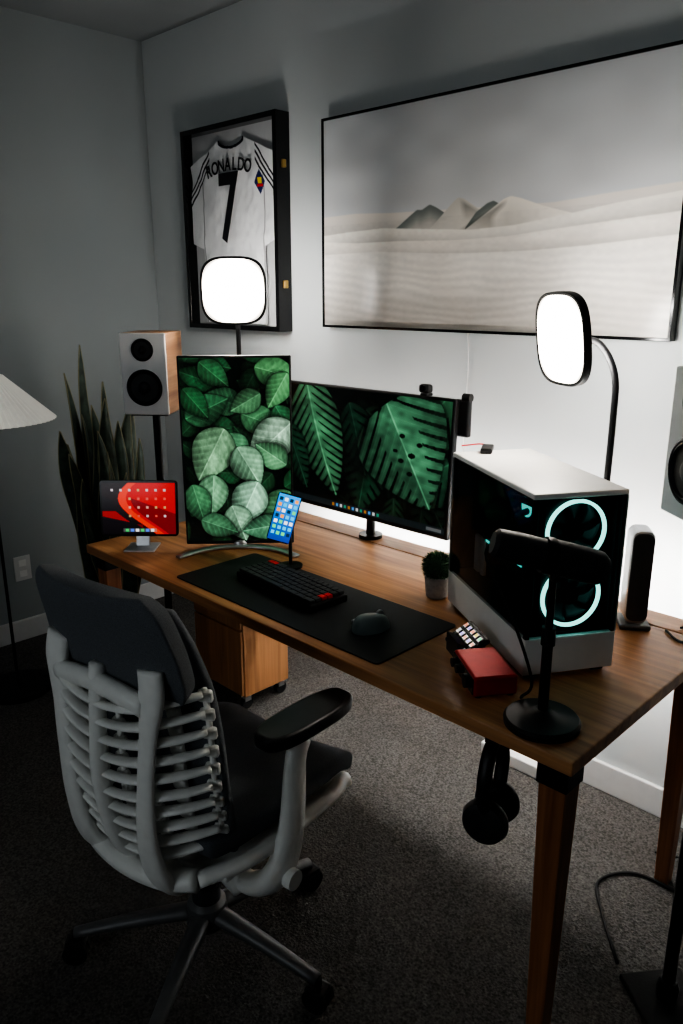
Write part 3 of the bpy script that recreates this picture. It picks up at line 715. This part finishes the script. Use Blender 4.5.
hp=empty('over_ear_headphones',(2.63,-.945,.0),105)
box('hook',(.05,.03,.03),(0,0,.700),M['black'],hp)
tube('headband',[(-.045,0,.54),(-.060,0,.61),(-.038,0,.668),(0,0,.684),(.038,0,.668),(.060,0,.61),(.045,0,.54)],.010,M['black'],hp,flat=1.5,up=(0,1,0))
for s in (-1,1):
    lathe('ear_cup_%d'%(s>0),[(.001,-.022),(.034,-.022),(.046,-.012),(.049,.0),(.044,.014),(.034,.018),(.001,.014)],(s*.038,0,.515),M['micgrey'],hp,rot=(0,D(90*s),0))

# ------------------------------------------------------------------ cables
tube('router_cable',[(2.71,-.33,.749),(2.76,-.37,.749),(2.80,-.34,.749),(2.805,-.27,.749),(2.77,-.25,.749),(2.73,-.29,.749)],.003,M['rubber'])
tube('power_cable',[(2.86,-.16,1.0),(2.85,-.14,.7),(2.86,-.12,.3),(2.84,-.10,.1),(2.80,-.12,.006),(2.70,-.18,.006)],.003,M['rubber'])
tube('floor_cable',[(2.80,-.62,.006),(2.70,-.50,.006),(2.64,-.40,.006),(2.70,-.30,.006),(2.84,-.30,.006),(2.9,-.38,.006)],.004,M['rubber'])
box('power_strip',(.30,.06,.045),(2.2,-.08,.0235),M['white'],None,bev=.004)

# ------------------------------------------------------------------ office chair
ch=empty('ergonomic_office_chair',(2.066,-1.278,0),8)
zs=[.43,.52,.62,.72,.82,.92,1.01,1.06]; ybs=[-.125,-.155,-.175,-.175,-.175,-.195,-.220,-.235]; ws=[.190,.212,.220,.215,.205,.198,.185,.178]
yb=lambda z: float(np.interp(z,zs,ybs)); wb=lambda z: float(np.interp(z,zs,ws))
def sfun(off=0,z0=.43,z1=1.01,wsc=1.0,curv=.055,rnd=0,shrink=0):
    def fn(u,v):
        z=z0+(z1-z0)*v; k=(u-.5)*2; w=wb(z)*wsc*(1-shrink*v**4)
        if rnd:
            e=abs(v-.5)*2; w*= (1-.20*e**rnd)
        return (k*w,yb(z)+off+curv*k*k,z)
    return fn
surf('back_cushion',sfun(0.005,z1=.985,curv=.050,shrink=.30),25,30,M['fabric'],ch,thick=.026,bev=.010)
surf('upper_back_pad',sfun(-.030,.815,1.035,.99,.028,6),25,20,M['fabric'],ch,thick=.040,bev=.016)
RX0=.115
NR=10
for i in range(NR):
    z=.470+i*.038
    for s in (-1,1):
        w=wb(z)
        tube('rib_%d_%d'%(i,s>0),[(0,yb(z)-.078,z-.020),(s*.055,yb(z)-.076,z-.014),(s*RX0,yb(z)-.060,z-.004),(s*w*.80,yb(z)-.024,z+.010),(s*w*.97,yb(z)+.018,z+.018)],[.011,.013,.017,.015,.012],M['chairwhite'],ch,flat=.5,up=(0,0,1),n=10)
        for kk,k in enumerate((.15,.40,.66,.93)):
            off=[.050,.036,.024,.012][kk]
            box('rib_pixel_%d_%d_%d'%(i,s>0,kk),(.030,.014,.026),(s*w*k,yb(z)-off+.050*k*k,z+.008),M['chairwhite'],ch,bev=.005,rot=(D(12),0,D(s*28*k)))
for kk,k in enumerate((.15,.40,.66,.93)):
    off=[.050,.034,.022,.010][kk]
    for s in (-1,1):
        tube('lattice_strand_%d_%d'%(kk,s>0),[(s*wb(z)*k,yb(z)-off+.050*k*k,z) for z in np.linspace(.455,.835,9)],.0065,M['chairwhite'],ch,n=8,res=3)
tube('spine',[(0,-.06,.37),(0,-.16,.40),(0,-.225,.47),(0,yb(.62)-.080,.62),(0,yb(.75)-.075,.75),(0,yb(.87)-.055,.87)],[.026,.024,.020,.018,.017,.016],M['chairwhite'],ch,flat=1,n=14)
for s in (-1,1):
    tube('back_upright_%d'%(s>0),[(s*.05,-.07,.345),(s*.080,-.15,.365),(s*.108,-.215,.42),(s*RX0,-.242,.52),(s*(RX0+.010),-.246,.64),(s*(RX0+.020),-.240,.75),(s*(RX0+.030),-.232,.84),(s*(RX0+.024),-.226,.89)],[.036,.046,.038,.028,.022,.022,.032,.032],M['chairwhite'],ch,flat=.52,up=(0,1,0),n=16)
tube('upright_bridge',[(-.13,-.236,.815),(-.06,-.242,.827),(0,-.244,.831),(.06,-.242,.827),(.13,-.236,.815)],.018,M['chairwhite'],ch,flat=1.2,up=(0,0,1))
def seat_fn(top):
    def fn(u,v):
        kx=(u-.5)*2; y=-.16+.48*v
        w=.225*(1-.10*(abs(v-.5)*2)**4)
        z=.455+.018*kx*kx-.055*max(0,(v-.80)/.20)**2*.7+.012*(1-v)
        return (kx*w,y,z-(0 if top else .05))
    return fn
surf('seat_cushion',seat_fn(True),21,24,M['seatfabric'],ch,thick=.045,bev=.016)
def pan(u,v):
    kx=(u-.5)*2; y=-.14+.435*v; return (kx*.218,y,.412-.03*(1-kx*kx)-.02*max(0,v-.8)*5*.6)
surf('seat_pan',pan,17,17,M['chairwhite'],ch,thick=.018,bev=.006)
for s in (-1,1): tube('seat_rim_%d'%(s>0),[(s*.17,-.17,.41),(s*.226,-.06,.425),(s*.226,.18,.42),(s*.19,.295,.40)],.020,M['chairwhite'],ch,flat=.8)
tube('seat_rear_rim',[(-.17,-.17,.41),(-.10,-.20,.40),(0,-.21,.395),(.10,-.20,.40),(.17,-.17,.41)],.026,M['chairwhite'],ch,flat=.9)
box('tilt_mechanism',(.20,.24,.07),(0,-.01,.345),M['chairwhite'],ch,bev=.02,seg=4)
box('tilt_mechanism_lower',(.13,.16,.05),(0,0,.300),M['dkgrey'],ch,bev=.012)
for s,za,yo in ((1,.655,.110),(-1,.575,.06)):
    tube('arm_post_%d'%(s>0),[(s*.07,-.03,.325),(s*.17,-.03,.31),(s*.240,-.015,.35),(s*.255,.02,.45),(s*.245,yo-.06,za-.06),(s*.235,yo-.03,za-.02)],[.032,.040,.046,.036,.029,.032],M['chairwhite'],ch,flat=.62,up=(1,0,0),n=14)
    cyl('arm_height_dial_%d'%(s>0),.022,.02,(s*.282,-.01,.36),M['chairwhite'],ch,rot=(0,D(90),0))
    o=prism('arm_pad_%d'%(s>0),[(x,y) for x,y in squircle(.098,.270,3.0,48)],.034,M['armblack'],ch,loc=(s*.225,yo,za+.008),rot=(D(90),0,D(-s*4)),bev=.010)
    o.modifiers['bevel'].segments=4
cyl('gas_column',.026,.16,(0,0,.22),M['blackmet'],ch); cyl('gas_shroud',.034,.07,(0,0,.16),M['dkgrey'],ch)
lathe('hub',[(.045,.085),(.052,.10),(.046,.145),(.035,.155)],(0,0,0),M['basegrey'],ch)
for k in range(5):
    a=D(6+72*k); c,s=math.cos(a),math.sin(a)
    tube('base_leg_%d'%k,[(.03*c,.03*s,.120),(.16*c,.16*s,.105),(.315*c,.315*s,.078)],[.026,.021,.015],M['basegrey'],ch,flat=.75,n=12)
    x,y=.315*c,.315*s
    cyl('caster_stem_%d'%k,.010,.03,(x,y,.065),M['black'],ch)
    for t in (-1,1):
        cyl('caster_%d_%d'%(k,t>0),.029,.018,(x-s*.013*t,y+c*.013*t,.030),M['rubber'],ch,rot=(D(90),0,a))
    box('caster_hood_%d'%k,(.05,.046,.022),(x,y,.052),M['black'],ch,bev=.009,rot=(0,0,a))

# ------------------------------------------------------------------ camera
cam=bpy.data.cameras.new('camera'); co=bpy.data.objects.new('camera',cam); coll.objects.link(co)
co.location=(3.38,-2.145,1.55); co.rotation_euler=(D(90-15.78),0,D(44.7)); cam.lens=27.25; cam.sensor_width=36; cam.clip_start=.02
scene.camera=co
